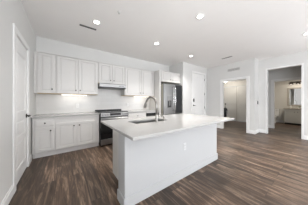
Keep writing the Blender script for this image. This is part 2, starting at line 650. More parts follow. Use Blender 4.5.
def room_door(name, face, a0, a1, z1, hinge_side, panels, label, recess=0.03, wd=0.075):
    """hinged door: casing, slab with moulded panels, hinges"""
    r = root_structure(name, face.p((a0 + a1) / 2, 0, 0), label)
    casing('', face, a0, a1, z1, '', wd=wd, parent=r)
    mb = MB()
    s0, s1 = a0 + 0.015, a1 - 0.015
    zt, zb = z1 - 0.016, 0.012
    face.box(mb, s0, s1, -recess - 0.035, -recess - 0.010, zb, zt)
    st = 0.115
    # stiles and rails standing proud of the recessed panels
    face.box(mb, s0, s0 + st, -recess - 0.010, -recess, zb, zt)
    face.box(mb, s1 - st, s1, -recess - 0.010, -recess, zb, zt)
    zs = [zb] + [z for pz in panels for z in pz] + [zt]
    for i in range(0, len(zs), 2):
        face.box(mb, s0 + st, s1 - st, -recess - 0.010, -recess, zs[i], zs[i + 1])
    for p0, p1 in panels:
        face.box(mb, s0 + st + 0.035, s1 - st - 0.035, -recess - 0.010, -recess - 0.002, p0 + 0.035, p1 - 0.035)
    slab = mb.build('door_slab', M['door'], r, 0.003)
    hs = s0 if hinge_side < 0 else s1
    return r, hs, s0, s1


def hinge(face, a, z, d, parent, h=0.09):
    mb = MB()
    mb.lathe(face.p(a, d, z - h / 2), [(0.008, 0), (0.008, h)], 'z', 10)
    face.box(mb, a - 0.012, a + 0.012, d - 0.008, d - 0.004, z - h / 2, z + h / 2)
    part_label(mb.build('hinge', M['dark_metal'], parent, 0), 'dark metal hinge')


d1, hs, s0, s1 = room_door('door_1', fl, PY0, PY1, PZ, -1, [(0.22, 0.60), (0.69, 0.93), (1.06, 1.94)], 'white panelled pantry door in the left wall', recess=0.004)
for z in (1.95, 1.15, 0.35):
    hinge(fl, hs - 0.008, z, 0.006, d1)
mb = MB()
ha, hz = s1 - 0.065, 0.955
fl.knob_lathe(mb, ha, hz, -0.004, [(0.036, 0), (0.036, 0.010), (0.012, 0.012), (0.012, 0.05)])
mb.tube([fl.p(ha, 0.042, hz), fl.p(ha - 0.03, 0.048, hz), fl.p(ha - 0.125, 0.048, hz - 0.004)], [0.015, 0.015, 0.012], 10)
part_label(mb.build('door_handle', M['dark_metal'], d1, 0, True), 'dark lever handle')

d2, hs, s0, s1 = room_door('door_2', fc, FX0, FX1, FZ, 1, [(0.25, 0.95), (1.12, 2.28)], 'tall white front door with black keypad lock', recess=0.008)
for z in (2.22, 1.55, 0.91, 0.25):
    hinge(fc, hs + 0.006, z, 0.004, d2, 0.1)
lk = 4.600
mb = MB()
fc.box(mb, lk - 0.034, lk + 0.034, -0.008, 0.016, 1.19, 1.335)
part_label(mb.build('keypad_lock', M['black'], d2, 0.006), 'black keypad deadbolt')
mb = MB()
fc.knob_lathe(mb, lk, 1.03, -0.008, [(0.034, 0), (0.034, 0.008), (0.013, 0.012), (0.013, 0.05)])
mb.tube([fc.p(lk, 0.026, 1.03), fc.p(lk + 0.03, 0.03, 1.03), fc.p(lk + 0.125, 0.03, 1.028)], [0.011, 0.011, 0.008], 10)
part_label(mb.build('door_handle', M['dark_metal'], d2, 0, True), 'dark lever handle')

# sliding closet doors in the hallway
fk = Face('-x', 8.45)
for n, (a0, a1, dd, lab) in enumerate(((3.02, 4.02, 0.0, 'beige sliding closet door behind the upright vacuum'),
                                       (2.1, 3.06, 0.045, 'front beige sliding closet door nearer the bathroom passage'),
                                       (3.98, 4.9, 0.045, 'beige sliding closet door at the far end of the hallway'))):
    r = root_structure('door_%d' % (n + 3), fk.p((a0 + a1) / 2, 0.01, 0), lab)
    mb = panel_front(fk, a0, a1, 0.02, 2.10, -0.06 + dd, 0.035, 0.09, False)
    fk.box(mb, a0 + 0.09, a1 - 0.09, -0.06 + dd, -0.026 + dd, 1.0, 1.09)
    mb.build('door_slab', M['closet'], r, 0.003)
    mb = MB()
    fk.box(mb, a1, a1 + 0.022, -0.06 + dd, -0.022 + dd, 0.02, 2.10)
    part_label(mb.build('edge_strip', M['stone'], r, 0.001), 'darker bronze edge strip')
    mb = MB()
    fk.knob_lathe(mb, a0 + 0.045, 1.0, -0.025 + dd, [(0.028, 0), (0.028, 0.003), (0.02, 0.004)])
    mb.build('finger_pull', M['dark_metal'], r, 0)
struct('baseboard_closet', MB().box(8.434, 8.449, 4.9, 5.3, 0, 0.13).box(8.434, 8.449, 1.61, 2.1, 0, 0.13), M['trim'], 'white baseboard pieces beside the closet doors', 'baseboard')


# ------------------------------------------------------------------ kitchen cabinets
ZU0, ZU1, YU = 1.395, 2.345, 3.82
fu = Face('-y', YU)


def upper(x0, x1, z0, doors, knobs, label, filler=0.0, underside=True):
    """wall cabinet: body, doors with knobs, top moulding and wooden underside"""
    r = thing('upper_cabinet', ((x0 + x1) / 2, (YU + YA) / 2, z0), label, 'cabinet', 'white wall cabinets')
    e = 0.001
    MB().box(x0 + e, x1 - e, YU, YA - 0.002, z0 + 0.012, ZU1 - 0.0165).build('body', M['cabinet'], r)
    part_label(MB().box(x0 + e, x1 - e, YU, YA - 0.012, z0, z0 + 0.012).build('underside', M['wood'], r, 0), 'bare wood underside')
    MB().box(x0 + e, x1 - e, YU - 0.026, YA - 0.002, ZU1 - 0.016, ZU1).build('top_moulding', M['cabinet'], r, 0)
    for i, (a0, a1) in enumerate(doors):
        d = panel_front(fu, a0, a1, z0 + 0.012, ZU1 - 0.024, 0.001).build('door', M['cabinet'], r, 0.0025)
        ka = knobs[i]
        knob(fu, ka, z0 + 0.105, 0.021, d)
    return r


upper(-0.485, -0.145, ZU0, [(-0.462, -0.166)], [-0.215], 'single-door white upper cabinet next to the pantry wall')
upper(-0.145, 0.80, ZU0, [(-0.124, 0.307), (0.317, 0.780)], [0.265, 0.362], 'two-door white upper cabinet left of the range hood')
upper(0.80, 1.605, 1.735, [(0.818, 1.196), (1.206, 1.586)], [1.150, 1.252], 'short two-door white upper cabinet directly above the range hood')
upper(1.605, 2.80, ZU0, [(1.624, 2.233), (2.243, 2.782)], [2.185, 2.292], 'two-door white upper cabinet between range hood and refrigerator panel')
o = MB().box(X0 + 0.002, -0.486, YU, YA - 0.012, ZU0, ZU1).build('cabinet_filler', M['cabinet'])
tag(o, 'narrow white filler strip between pantry wall and first upper cabinet', 'filler strip')

# refrigerator surround
YP = 3.50
r = thing('refrigerator_surround', (2.845, 3.82, 0), 'tall white side panel standing left of the refrigerator', 'cabinet panel')
MB().box(2.803, 2.885, YP, YA - 0.012, 0, ZU1 - 0.0165).build('panel', M['cabinet'], r)
MB().box(2.803, 2.885, YP - 0.024, YA - 0.012, ZU1 - 0.016, ZU1).build('top_moulding', M['cabinet'], r, 0)
r = thing('refrigerator_cabinet', (3.39, 3.82, 1.94), 'two-door white cabinet above the refrigerator', 'cabinet')
ff = Face('-y', YP)
MB().box(2.887, 3.897, YP, YA - 0.002, 1.94, ZU1 - 0.0165).build('body', M['cabinet'], r)
MB().box(2.887, 3.897, YP - 0.024, YA - 0.002, ZU1 - 0.016, ZU1).build('top_moulding', M['cabinet'], r, 0)
for a0, a1, ka in ((2.90, 3.388, 3.335), (3.394, 3.885, 3.447)):
    d = panel_front(ff, a0, a1, 1.952, ZU1 - 0.024, 0.001).build('door', M['cabinet'], r, 0.0025)
    knob(ff, ka, 2.035, 0.021, d)

# base cabinets
YF = 3.55
fb = Face('-y', YF)
ZCT, ZCB = 0.893, 0.862


def base_cabinet(x0, x1, label, doors=(), drawers=()):
    r = thing('base_cabinet', ((x0 + x1) / 2, (YF + YA) / 2, 0), label, 'cabinet', 'white base cabinets')
    e = 0.001
    MB().box(x0 + e, x1 - e, YF, YA - 0.012, 0.105, ZCB - 0.001).build('body', M['cabinet'], r)
    MB().box(x0 + e, x1 - e, YF + 0.055, YA - 0.012, 0, 0.105).build('toe_kick', M['toe'], r)
    for a0, a1, z0, z1, ka, kz in doors:
        d = panel_front(fb, a0, a1, z0, z1, 0.001).build('door', M['cabinet'], r, 0.0025)
        knob(fb, ka, kz, 0.021, d)
    for a0, a1, z0, z1 in drawers:
        mb = MB()
        fb.box(mb, a0, a1, 0.001, 0.017, z0, z1)
        fb.box(mb, a0 + 0.02, a1 - 0.02, 0.001, 0.021, z0 + 0.02, z1 - 0.02)
        d = mb.build('drawer', M['cabinet'], r, 0.003)
        knob(fb, (a0 + a1) / 2, (z0 + z1) / 2, 0.021, d)
    return r


base_cabinet(-0.49, -0.15, 'narrow white base cabinet with one drawer over one door beside the pantry',
             doors=[(-0.475, -0.165, 0.135, 0.655, -0.225, 0.575)], drawers=[(-0.475, -0.165, 0.675, 0.815)])
base_cabinet(-0.15, 0.775, 'wide two-door white base cabinet left of the range',
             doors=[(-0.135, 0.258, 0.135, 0.72, 0.205, 0.635), (0.264, 0.66, 0.135, 0.72, 0.318, 0.635)])
o = MB().box(X0 + 0.0175, -0.491, YF, YA - 0.012, 0.105, ZCB - 0.001).box(X0 + 0.0175, -0.491, YF + 0.055, YA - 0.012, 0, 0.105).build('cabinet_filler', M['cabinet'])
tag(o, 'narrow white filler strip between pantry wall and first base cabinet', 'filler strip')
base_cabinet(1.585, 2.265, 'white base cabinet with drawer and door right of the range',
             doors=[(1.60, 2.25, 0.135, 0.655, 2.19, 0.575)], drawers=[(1.60, 2.25, 0.675, 0.815)])

r = thing('built_in_microwave', (2.53, 3.84, 0), 'black-fronted built-in appliance under the counter beside the refrigerator panel', 'appliance')
MB().box(2.268, 2.80, YF + 0.02, YA - 0.012, 0.105, ZCB - 0.001).build('body', M['blackmat'], r)
MB().box(2.268, 2.80, YF + 0.06, YA - 0.012, 0, 0.105).build('toe_kick', M['toe'], r)
mb = MB(); fb.box(mb, 2.275, 2.79, -0.019, 0.02, 0.735, 0.80)
part_label(mb.build('control_panel', M['black'], r, 0.003), 'black glass control strip')
mb = MB(); fb.box(mb, 2.275, 2.79, -0.019, 0.012, 0.805, ZCB - 0.003)
part_label(mb.build('top_rail', M['cabinet'], r, 0.002), 'white rail above the appliance')
mb = MB(); fb.box(mb, 2.275, 2.79, -0.019, 0.02, 0.32, 0.715)
mb.build('front_door', M['black'], r, 0.003)
mb = MB(); fb.box(mb, 2.275, 2.79, -0.019, 0.01, 0.12, 0.30)
part_label(mb.build('lower_panel', M['cabinet'], r, 0.003), 'white panel below the appliance door')
mb = MB(); mb.tube([fb.p(2.31, 0.045, 0.68), fb.p(2.755, 0.045, 0.68)], 0.009)
mb.box(2.33, 2.345, YF - 0.045, YF - 0.018, 0.673, 0.687).box(2.72, 2.735, YF - 0.045, YF - 0.018, 0.673, 0.687)
mb.build('handle', M['steel'], r, 0)

# worktops on the kitchen wall
o = MB().box(X0 + 0.001, 0.785, YF - 0.035, YA - 0.011, ZCB, ZCT).build('countertop', M['quartz'], None, 0.003)
tag(o, 'white quartz countertop left of the range', 'countertop', 'kitchen wall countertops')
o = MB().box(1.578, 2.802, YF - 0.035, YA - 0.011, ZCB, ZCT).build('countertop', M['quartz'], None, 0.003)
tag(o, 'white quartz countertop between the range and refrigerator panel', 'countertop', 'kitchen wall countertops')

# under-cabinet lights
for x0, x1, lab in ((-0.05, 0.55, 'slim light bar glowing under the two-door cabinet left of the hood'),
                    (2.05, 2.70, 'slim light bar glowing under the cabinet beside the refrigerator panel')):
    r = thing('under_cabinet_light', ((x0 + x1) / 2, 4.02, ZU0 - 0.022), lab, 'light', 'under-cabinet light bars')
    MB().box(x0, x1, 3.985, 4.055, ZU0 - 0.010, ZU0 - 0.0005).build('housing', M['white_plastic'], r)
    MB().box(x0 + 0.01, x1 - 0.01, 3.995, 4.045, ZU0 - 0.016, ZU0 - 0.0105).build('lens', M['strip'], r, 0)
    l = area('under_cabinet_glow', ((x0 + x1) / 2, 4.02, ZU0 - 0.022), (0, 0, 0), x1 - x0 - 0.03, 0.04, UNDER_POWER, (1, 0.93, 0.80))
    l.parent = r
    l.location = (0, 0, 0)


# wall outlets
def outlet(face, a, z, label, cat='outlet', plate='white_plastic'):
    r = thing('wall_outlet', face.p(a, 0.001, z), label, cat)
    mb = MB(); face.box(mb, a - 0.036, a + 0.036, 0.001, 0.006, z - 0.058, z + 0.058)
    mb.build('cover_plate', M[plate], r, 0.002)
    for dz in (-0.02, 0.02):
        mb = MB()
        face.box(mb, a - 0.017, a + 0.017, 0.006, 0.0085, z + dz - 0.014, z + dz + 0.014)
        s = mb.build('socket', M[plate], r, 0.002)
        mb = MB()
        face.box(mb, a - 0.008, a - 0.005, 0.0085, 0.009, z + dz - 0.004, z + dz + 0.006)
        face.box(mb, a + 0.005, a + 0.008, 0.0085, 0.009, z + dz - 0.004, z + dz + 0.006)
        mb.build('slot', M['slot'], s, 0)
    return r


outlet(Face('-y', YA - 0.010), 0.325, 1.085, 'white wall outlet on the backsplash left of the range')
outlet(Face('-y', YA - 0.010), 1.86, 1.085, 'white wall outlet on the backsplash behind the faucet')

# ------------------------------------------------------------------ range
RX0, RX1, RY = 0.792, 1.572, 3.47
fr = Face('-y', RY)
r = thing('kitchen_range', ((RX0 + RX1) / 2, 3.80, 0), 'stainless electric range with black glass cooktop and oven door', 'range')
MB().box(RX0, RX1, RY, YA - 0.02, 0.03, 0.885).build('body', M['blackmat'], r)
o = MB().box(RX0 - 0.012, RX1 + 0.012, RY + 0.015, YA - 0.02, 0.898, 0.915).build('cooktop', M['black'], r, 0.004)
part_label(o, 'black glass cooktop')
for bx, by, br_ in ((1.0, 3.66, 0.10), (1.37, 3.66, 0.085), (1.0, 3.94, 0.08), (1.37, 3.94, 0.10)):
    mb = MB()
    n = 32
    a = [mb.bm.verts.new((bx + br_ * math.cos(2 * PI * i / n), by + br_ * math.sin(2 * PI * i / n), 0.9153)) for i in range(n)]
    b = [mb.bm.verts.new((bx + (br_ - 0.004) * math.cos(2 * PI * i / n), by + (br_ - 0.004) * math.sin(2 * PI * i / n), 0.9153)) for i in range(n)]
    for i in range(n):
        mb.bm.faces.new((a[i], a[(i + 1) % n], b[(i + 1) % n], b[i]))
    mb.build('burner_ring', M['grey_plastic'], o, 0)
part_label(MB().box(RX0 - 0.012, RX1 + 0.012, 4.03, YA - 0.02, 0.9155, 0.95).build('rear_vent_trim', M['blackmat'], r, 0.002), 'black rear vent trim')
# sloped control panel
mb = MB()
mb.prism([(RY - 0.045, 0.800), (RY - 0.020, 0.895), (RY + 0.02, 0.897), (RY + 0.02, 0.800)], 'x', RX0, RX1)
cp = mb.build('control_panel', M['steel'], r, 0.002)


def slope_pt(z, out=0.0):
    t = (z - 0.800) / 0.095
    y = RY - 0.045 + 0.025 * t
    return y - out


mb = MB()
mb.prism([(slope_pt(0.82, 0.002), 0.82), (slope_pt(0.883, 0.002), 0.883), (slope_pt(0.883, -0.004), 0.883), (slope_pt(0.82, -0.004), 0.82)], 'x', 1.03, 1.335)
part_label(mb.build('display', M['black'], cp, 0), 'black touch display')
for kx in (0.845, 0.915, 0.985, 1.405, 1.475, 1.53):
    mb = MB()
    mb.lathe((kx, slope_pt(0.85), 0.85), [(0.026, 0.0), (0.026, -0.006), (0.021, -0.010), (0.019, -0.034)], 'y', 16)
    mb.build('knob', M['steel'], cp, 0, False)
# oven door
mb = MB()
fr.box(mb, RX0 + 0.002, RX1 - 0.002, 0.001, 0.03, 0.20, 0.775)
od = mb.build('oven_door', M['black'], r, 0.004)
mb = MB()
fr.box(mb, RX0 + 0.002, RX1 - 0.002, 0.0305, 0.034, 0.715, 0.775)
part_label(mb.build('top_rail', M['steel'], od, 0.002), 'stainless rail')
mb = MB()
mb.tube([fr.p(RX0 + 0.03, 0.075, 0.742), fr.p(RX1 - 0.03, 0.075, 0.742)], 0.013)
fr.box(mb, RX0 + 0.05, RX0 + 0.075, 0.034, 0.075, 0.732, 0.752)
fr.box(mb, RX1 - 0.075, RX1 - 0.05, 0.034, 0.075, 0.732, 0.752)
part_label(mb.build('handle', M['steel'], od, 0, False), 'stainless bar handle')
mb = MB()
fr.box(mb, RX0 + 0.002, RX1 - 0.002, 0.001, 0.028, 0.045, 0.19)
part_label(mb.build('storage_drawer', M['steel'], r, 0.004), 'stainless storage drawer')
for fx in (RX0 + 0.05, RX1 - 0.05):
    for fy in (RY + 0.06, YA - 0.1):
        MB().lathe((fx, fy, 0), [(0.02, 0), (0.02, 0.03)], 'z', 12).build('foot', M['blackmat'], r, 0)

# range hood
HX0, HX1, HY = 0.812, 1.594, 3.66
r = thing('range_hood', (1.2, 3.9, 1.615), 'slim stainless range hood under the short upper cabinet', 'range hood')
mb = MB()
mb.prism([(HY, 1.625), (HY, 1.712), (HY + 0.03, 1.732), (YA - 0.012, 1.732), (YA - 0.012, 1.628)], 'x', HX0, HX1)
hb = mb.build('hood_shell', M['steel'], r, 0.003)
part_label(MB().box(HX0 + 0.004, HX1 - 0.004, HY + 0.006, YA - 0.02, 1.600, 1.627).build('underside', M['blackmat'], r, 0.002), 'dark underside with filter')
MB().box(HX0 + 0.08, HX1 - 0.08, HY + 0.08, YA - 0.1, 1.594, 1.5995).build('filter', M['grey_plastic'], r, 0.001)
mb = MB()
for k in range(4):
    mb = MB().box(1.36 + k * 0.045, 1.385 + k * 0.045, HY - 0.003, HY, 1.655, 1.673)
    part_label(mb.build('button', M['blackmat'], hb, 0), 'small dark button')

# ------------------------------------------------------------------ refrigerator
GX0, GX1, GY = 2.905, 3.870, 3.36
fg = Face('-y', GY + 0.06)
r = thing('refrigerator', (3.39, 3.78, 0), 'stainless french-door refrigerator with water dispenser', 'refrigerator')
MB().box(GX0, GX1, GY + 0.065, YA - 0.05, 0.03, 1.83).build('body', M['steel_side'], r, 0.004)
MB().box(GX0 + 0.03, GX1 - 0.03, GY + 0.02, GY + 0.1, 1.831, 1.862).build('hinge_cover', M['blackmat'], r, 0.003)
mid = 3.388
zf = 0.72
mb = MB(); fg.box(mb, GX0, mid - 0.003, 0, 0.06, zf + 0.006, 1.845)
dl = mb.build('door', M['steel'], r, 0.012, seg=3)
mb = MB(); fg.box(mb, mid + 0.003, GX1, 0, 0.06, zf + 0.006, 1.845)
dr = mb.build('door', M['steel'], r, 0.012, seg=3)
mb = MB(); fg.box(mb, mid + 0.09, GX1 - 0.01, 0.0602, 0.063, zf + 0.03, 1.83)  # thin dark sheet stands in for a dark reflection on the stainless door
part_label(mb.build('reflection_panel', M['dark_reflection'], dr, 0.001), 'dark sheet painted as a reflection in the steel door')
part_label(dr, 'stainless door with a painted dark reflection')
mb = MB(); fg.box(mb, GX0, GX1, 0, 0.06, 0.07, zf - 0.006)
fz = mb.build('freezer_drawer', M['steel'], r, 0.012, seg=3)


def bar_handle(p0, p1, out, parent):
    mb = MB()
    p0, p1, out = Vector(p0), Vector(p1), Vector(out)
    mb.tube([p0, p0 + out * 0.8, p0 + (p1 - p0) * 0.06 + out, p0 + (p1 - p0) * 0.5 + out * 1.1, p0 + (p1 - p0) * 0.94 + out, p1 + out * 0.8, p1], 0.013, 10)
    return mb.build('handle', M['bright_steel'], parent, 0, True)


bar_handle((mid - 0.045, GY, 0.86), (mid - 0.045, GY, 1.74), (0, -0.055, 0), dl)
bar_handle((mid + 0.045, GY, 0.86), (mid + 0.045, GY, 1.74), (0, -0.055, 0), dr)
bar_handle((GX0 + 0.1, GY, 0.64), (GX1 - 0.1, GY, 0.64), (0, -0.055, 0), fz)
# dispenser
mb = MB(); fg.box(mb, 3.07, 3.275, 0.0603, 0.066, 1.255, 1.40)
part_label(mb.build('dispenser_panel', M['grey_plastic'], dl, 0.003), 'grey dispenser control panel')
mb = MB()
fg.box(mb, 3.07, 3.085, 0.0603, 0.068, 0.97, 1.25)
fg.box(mb, 3.26, 3.275, 0.0603, 0.068, 0.97, 1.25)
fg.box(mb, 3.085, 3.26, 0.0603, 0.068, 1.235, 1.25)
fg.box(mb, 3.085, 3.26, 0.0603, 0.085, 0.97, 0.985)
mb.build('dispenser_frame', M['grey_plastic'], dl, 0.001)
mb = MB(); fg.box(mb, 3.085, 3.26, 0.0602, 0.0625, 0.985, 1.235)
part_label(mb.build('dispenser_recess', M['blackmat'], dl, 0), 'dark dispenser recess')
mb = MB(); fg.box(mb, 3.15, 3.195, 0.063, 0.08, 1.05, 1.21)
mb.build('dispenser_paddle', M['grey_plastic'], dl, 0.003)
for fx in (GX0 + 0.06, GX1 - 0.06):
    for fy in (GY + 0.12, YA - 0.12):
        MB().lathe((fx, fy, 0), [(0.025, 0), (0.025, 0.03)], 'z', 12).build('foot', M['blackmat'], r, 0)
MB().box(GX0 + 0.02, GX1 - 0.02, GY + 0.07, GY + 0.10, 0.012, 0.07).build('base_grille', M['blackmat'], r, 0.001)

# ------------------------------------------------------------------ island
IX0, IX1 = 0.557, 2.60
r = thing('kitchen_island', (1.6, 1.7, 0), 'white kitchen island base with plain painted panel facing the room', 'island')
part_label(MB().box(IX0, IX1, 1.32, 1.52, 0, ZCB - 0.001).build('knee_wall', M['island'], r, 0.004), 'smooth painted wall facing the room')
cx0, cx1, cy1 = 0.68, 2.56, 2.12
mb = MB()
mb.box(cx0, cx0 + 0.018, 1.521, cy1, 0.0, ZCB - 0.001)
mb.box(cx1 - 0.018, cx1, 1.521, cy1, 0.0, ZCB - 0.001)
mb.box(cx0 + 0.018, cx1 - 0.018, 1.521, cy1, 0.105, 0.60)
mb.box(cx0 + 0.018, 0.80, 1.521, cy1, 0.60, ZCB - 0.001)
mb.box(1.50, cx1 - 0.018, 1.521, cy1, 0.60, ZCB - 0.001)
mb.box(0.80, 1.50, cy1 - 0.10, cy1, 0.60, ZCB - 0.001)
mb.box(cx0 + 0.018, cx1 - 0.018, 1.53, cy1 - 0.075, 0.0, 0.105)
cb = mb.build('cabinet_body', M['cabinet'], r)
fi = Face('+y', cy1)
for a0, a1, ka in ((0.70, 1.13, 1.08), (1.136, 1.56, 1.19), (2.18, 2.54, 2.24)):
    d = panel_front(fi, a0, a1, 0.12, 0.70, 0.001).build('door', M['cabinet'], r, 0.0025)
    knob(fi, ka, 0.64, 0.021, d)
mb = MB(); fi.box(mb, 1.575, 2.165, 0.001, 0.022, 0.11, 0.84)
dw = mb.build('dishwasher_front', M['steel'], r, 0.004)
mb = MB(); mb.tube([fi.p(1.62, 0.055, 0.79), fi.p(2.12, 0.055, 0.79)], 0.01)
fi.box(mb, 1.65, 1.665, 0.022, 0.055, 0.783, 0.797)
fi.box(mb, 2.075, 2.09, 0.022, 0.055, 0.783, 0.797)
mb.build('handle', M['steel'], dw, 0)
mb = MB()
bh = 0.125
mb.box(IX0 - 0.016, IX1 + 0.016, 1.304, 1.3195, 0, bh)
mb.box(IX0 - 0.016, IX0 - 0.0005, 1.3195, 1.52, 0, bh)
mb.box(IX1 + 0.0005, IX1 + 0.016, 1.3195, 1.52, 0, bh)
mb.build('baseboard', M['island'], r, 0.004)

# worktop with the sink cut out
TX0, TX1, TY0, TY1 = 0.500, 2.640, 1.000, 2.190
SX0, SX1, SY0, SY1 = 0.84, 1.47, 1.575, 1.895
mb = MB()
bm = mb.bm
xs, ys = [TX0, SX0, SX1, TX1], [TY0, SY0, SY1, TY1]
vt = {}
for zi, z in enumerate((ZCB, ZCT)):
    for i, x in enumerate(xs):
        for j, y in enumerate(ys):
            vt[i, j, zi] = bm.verts.new((x, y, z))
for i in range(3):
    for j in range(3):
        if (i, j) == (1, 1):
            continue
        bm.faces.new((vt[i, j, 1], vt[i + 1, j, 1], vt[i + 1, j + 1, 1], vt[i, j + 1, 1]))
        bm.faces.new((vt[i, j, 0], vt[i, j + 1, 0], vt[i + 1, j + 1, 0], vt[i + 1, j, 0]))
for i in range(3):
    bm.faces.new((vt[i, 0, 0], vt[i + 1, 0, 0], vt[i + 1, 0, 1], vt[i, 0, 1]))
    bm.faces.new((vt[i + 1, 3, 0], vt[i, 3, 0], vt[i, 3, 1], vt[i + 1, 3, 1]))
    bm.faces.new((vt[0, i + 1, 0], vt[0, i, 0], vt[0, i, 1], vt[0, i + 1, 1]))
    bm.faces.new((vt[3, i, 0], vt[3, i + 1, 0], vt[3, i + 1, 1], vt[3, i, 1]))
bm.faces.new((vt[1, 1, 0], vt[1, 1, 1], vt[2, 1, 1], vt[2, 1, 0]))
bm.faces.new((vt[2, 2, 0], vt[2, 2, 1], vt[1, 2, 1], vt[1, 2, 0]))
bm.faces.new((vt[1, 2, 0], vt[1, 2, 1], vt[1, 1, 1], vt[1, 1, 0]))
bm.faces.new((vt[2, 1, 0], vt[2, 1, 1], vt[2, 2, 1], vt[2, 2, 0]))
bmesh.ops.recalc_face_normals(bm, faces=bm.faces[:])
o = mb.build('island_countertop', M['quartz'], None, 0.003)
tag(o, 'large white quartz island countertop with overhang and sink cutout', 'countertop')

# double-bowl sink under the cutout
r = thing('kitchen_sink', ((SX0 + SX1) / 2, (SY0 + SY1) / 2, 0.68), 'stainless double-bowl undermount sink in the island', 'sink')
DIV = 1.06


def bowl(x0, x1):
    mb = MB()
    t = 0.004
    zb, zt = 0.69, ZCB - 0.0005
    mb.box(x0, x1, SY0, SY1, zb - t, zb)
    mb.box(x0 - t, x0, SY0 - t, SY1 + t, zb - t, zt)
    mb.box(x1, x1 + t, SY0 - t, SY1 + t, zb - t, zt)
    mb.box(x0, x1, SY0 - t, SY0, zb - t, zt)
    mb.box(x0, x1, SY1, SY1 + t, zb - t, zt)
    b = mb.build('bowl', M['sink_steel'], r, 0)
    MB().lathe(((x0 + x1) / 2, (SY0 + SY1) / 2, zb + 0.0003), [(0.045, 0), (0.045, 0.002), (0.035, 0.003), (0.03, 0.001)], 'z', 18).build('drain', M['chrome'], b, 0)


bowl(SX0 + 0.005, DIV - 0.012)
bowl(DIV + 0.012, SX1 - 0.005)
MB().box(DIV - 0.0075, DIV + 0.0075, SY0, SY1, 0.70, 0.852).build('divider', M['sink_steel'], r, 0.002)

# faucet on the seating side of the sink, spout arching over the bowls
FXc, FYc = 1.175, 1.535
r = thing('kitchen_faucet', (FXc, FYc, ZCT), 'brushed metal gooseneck faucet at the island sink', 'faucet')
MB().lathe((FXc, FYc, ZCT), [(0.028, 0), (0.028, 0.008), (0.021, 0.014), (0.020, 0.10), (0.018, 0.125)], 'z', 20).build('base', M['chrome'], r, 0, True)
R_ = 0.150
zc = 1.135
pts = [(FXc, FYc, ZCT + 0.12), (FXc, FYc, zc)]
for i in range(1, 17):
    t = PI * i / 16 * 0.86
    pts.append((FXc - 0.008 * i / 16, FYc + R_ - R_ * math.cos(t), zc + R_ * math.sin(t)))
lx, ly, lz = pts[-1]
MB().tube(pts, 0.0175, 14).build('spout', M['chrome'], r, 0, True)
MB().tube([(lx, ly, lz + 0.005), (lx - 0.001, ly + 0.012, lz - 0.025), (lx - 0.003, ly + 0.034, lz - 0.075), (lx - 0.004, ly + 0.042, lz - 0.095)], [0.019, 0.023, 0.027, 0.026], 14).build('spray_head', M['chrome'], r, 0, True)
MB().tube([(FXc + 0.02, FYc, ZCT + 0.075), (FXc + 0.05, FYc, ZCT + 0.085), (FXc + 0.115, FYc - 0.005, ZCT + 0.125)], [0.010, 0.008, 0.006], 10).build('lever', M['chrome'], r, 0, True)
# soap dispenser
r = thing('soap_dispenser', (1.33, 1.54, ZCT), 'small metal soap dispenser pump beside the faucet on the island', 'dispenser')
MB().lathe((1.33, 1.54, ZCT), [(0.022, 0), (0.022, 0.006), (0.012, 0.010), (0.011, 0.05)], 'z', 16).build('base', M['chrome'], r, 0, True)
MB().tube([(1.33, 1.54, ZCT + 0.05), (1.33, 1.54, ZCT + 0.075), (1.33, 1.58, ZCT + 0.082), (1.33, 1.61, ZCT + 0.07)], [0.009, 0.009, 0.007, 0.006], 10).build('nozzle', M['chrome'], r, 0, True)

outlet(Face('-y', 1.32), 1.576, 0.485, 'white outlet on the island panel facing the room', plate='plate_paint')

# ------------------------------------------------------------------ ceiling fittings
def recessed_light(x, y, label):
    r = thing('recessed_light', (x, y, H), label, 'light', 'recessed ceiling lights')
    mb = MB()
    n = 28
    prof = [(0.080, -0.0005), (0.078, -0.006), (0.055, -0.008), (0.049, -0.002)]
    rings = [[mb.bm.verts.new((x + a * math.cos(2 * PI * i / n), y + a * math.sin(2 * PI * i / n), H + z)) for i in range(n)] for a, z in prof]
    for a, b in zip(rings, rings[1:]):
        for i in range(n):
            mb.bm.faces.new((a[i], a[(i + 1) % n], b[(i + 1) % n], b[i]))
    bmesh.ops.recalc_face_normals(mb.bm, faces=mb.bm.faces[:])
    mb.build('trim_ring', M['white_plastic'], r, 0, True)
    MB().lathe((x, y, H), [(0.049, -0.0006), (0.049, -0.003), (0.04, -0.005)], 'z', 24).build('lens', M['can'], r, 0)
    return r


def can_lamp(r):
    d = bpy.data.lights.new('recessed_lamp', 'AREA')
    d.shape = 'DISK'
    d.size = 0.12
    d.energy = CAN_POWER
    d.color = (1.0, 0.97, 0.93)
    d.spread = math.radians(105)
    o = bpy.data.objects.new('recessed_lamp', d)
    COL.objects.link(o)
    o.parent = r
    o.location = (0, 0, -0.012)


first = None
for x, y, lab in ((0.541, 2.69, 'recessed ceiling light beside the dark slot vent over the kitchen aisle'),
                  (2.074, 2.716, 'recessed ceiling light over the aisle in front of the range hood cabinet'),
                  (2.074, 1.365, 'largest recessed ceiling light, above the middle of the island'),
                  (3.631, 2.751, 'recessed ceiling light in front of the refrigerator and front door'),
                  (4.620, 0.222, 'recessed ceiling light at the right edge of the photo, above the living area')):
    if first is None:
        first = recessed_light(x, y, lab)
        o = first
    else:
        o = copy_tree(first, (x - first.location.x, y - first.location.y, 0), lab)
    can_lamp(o)

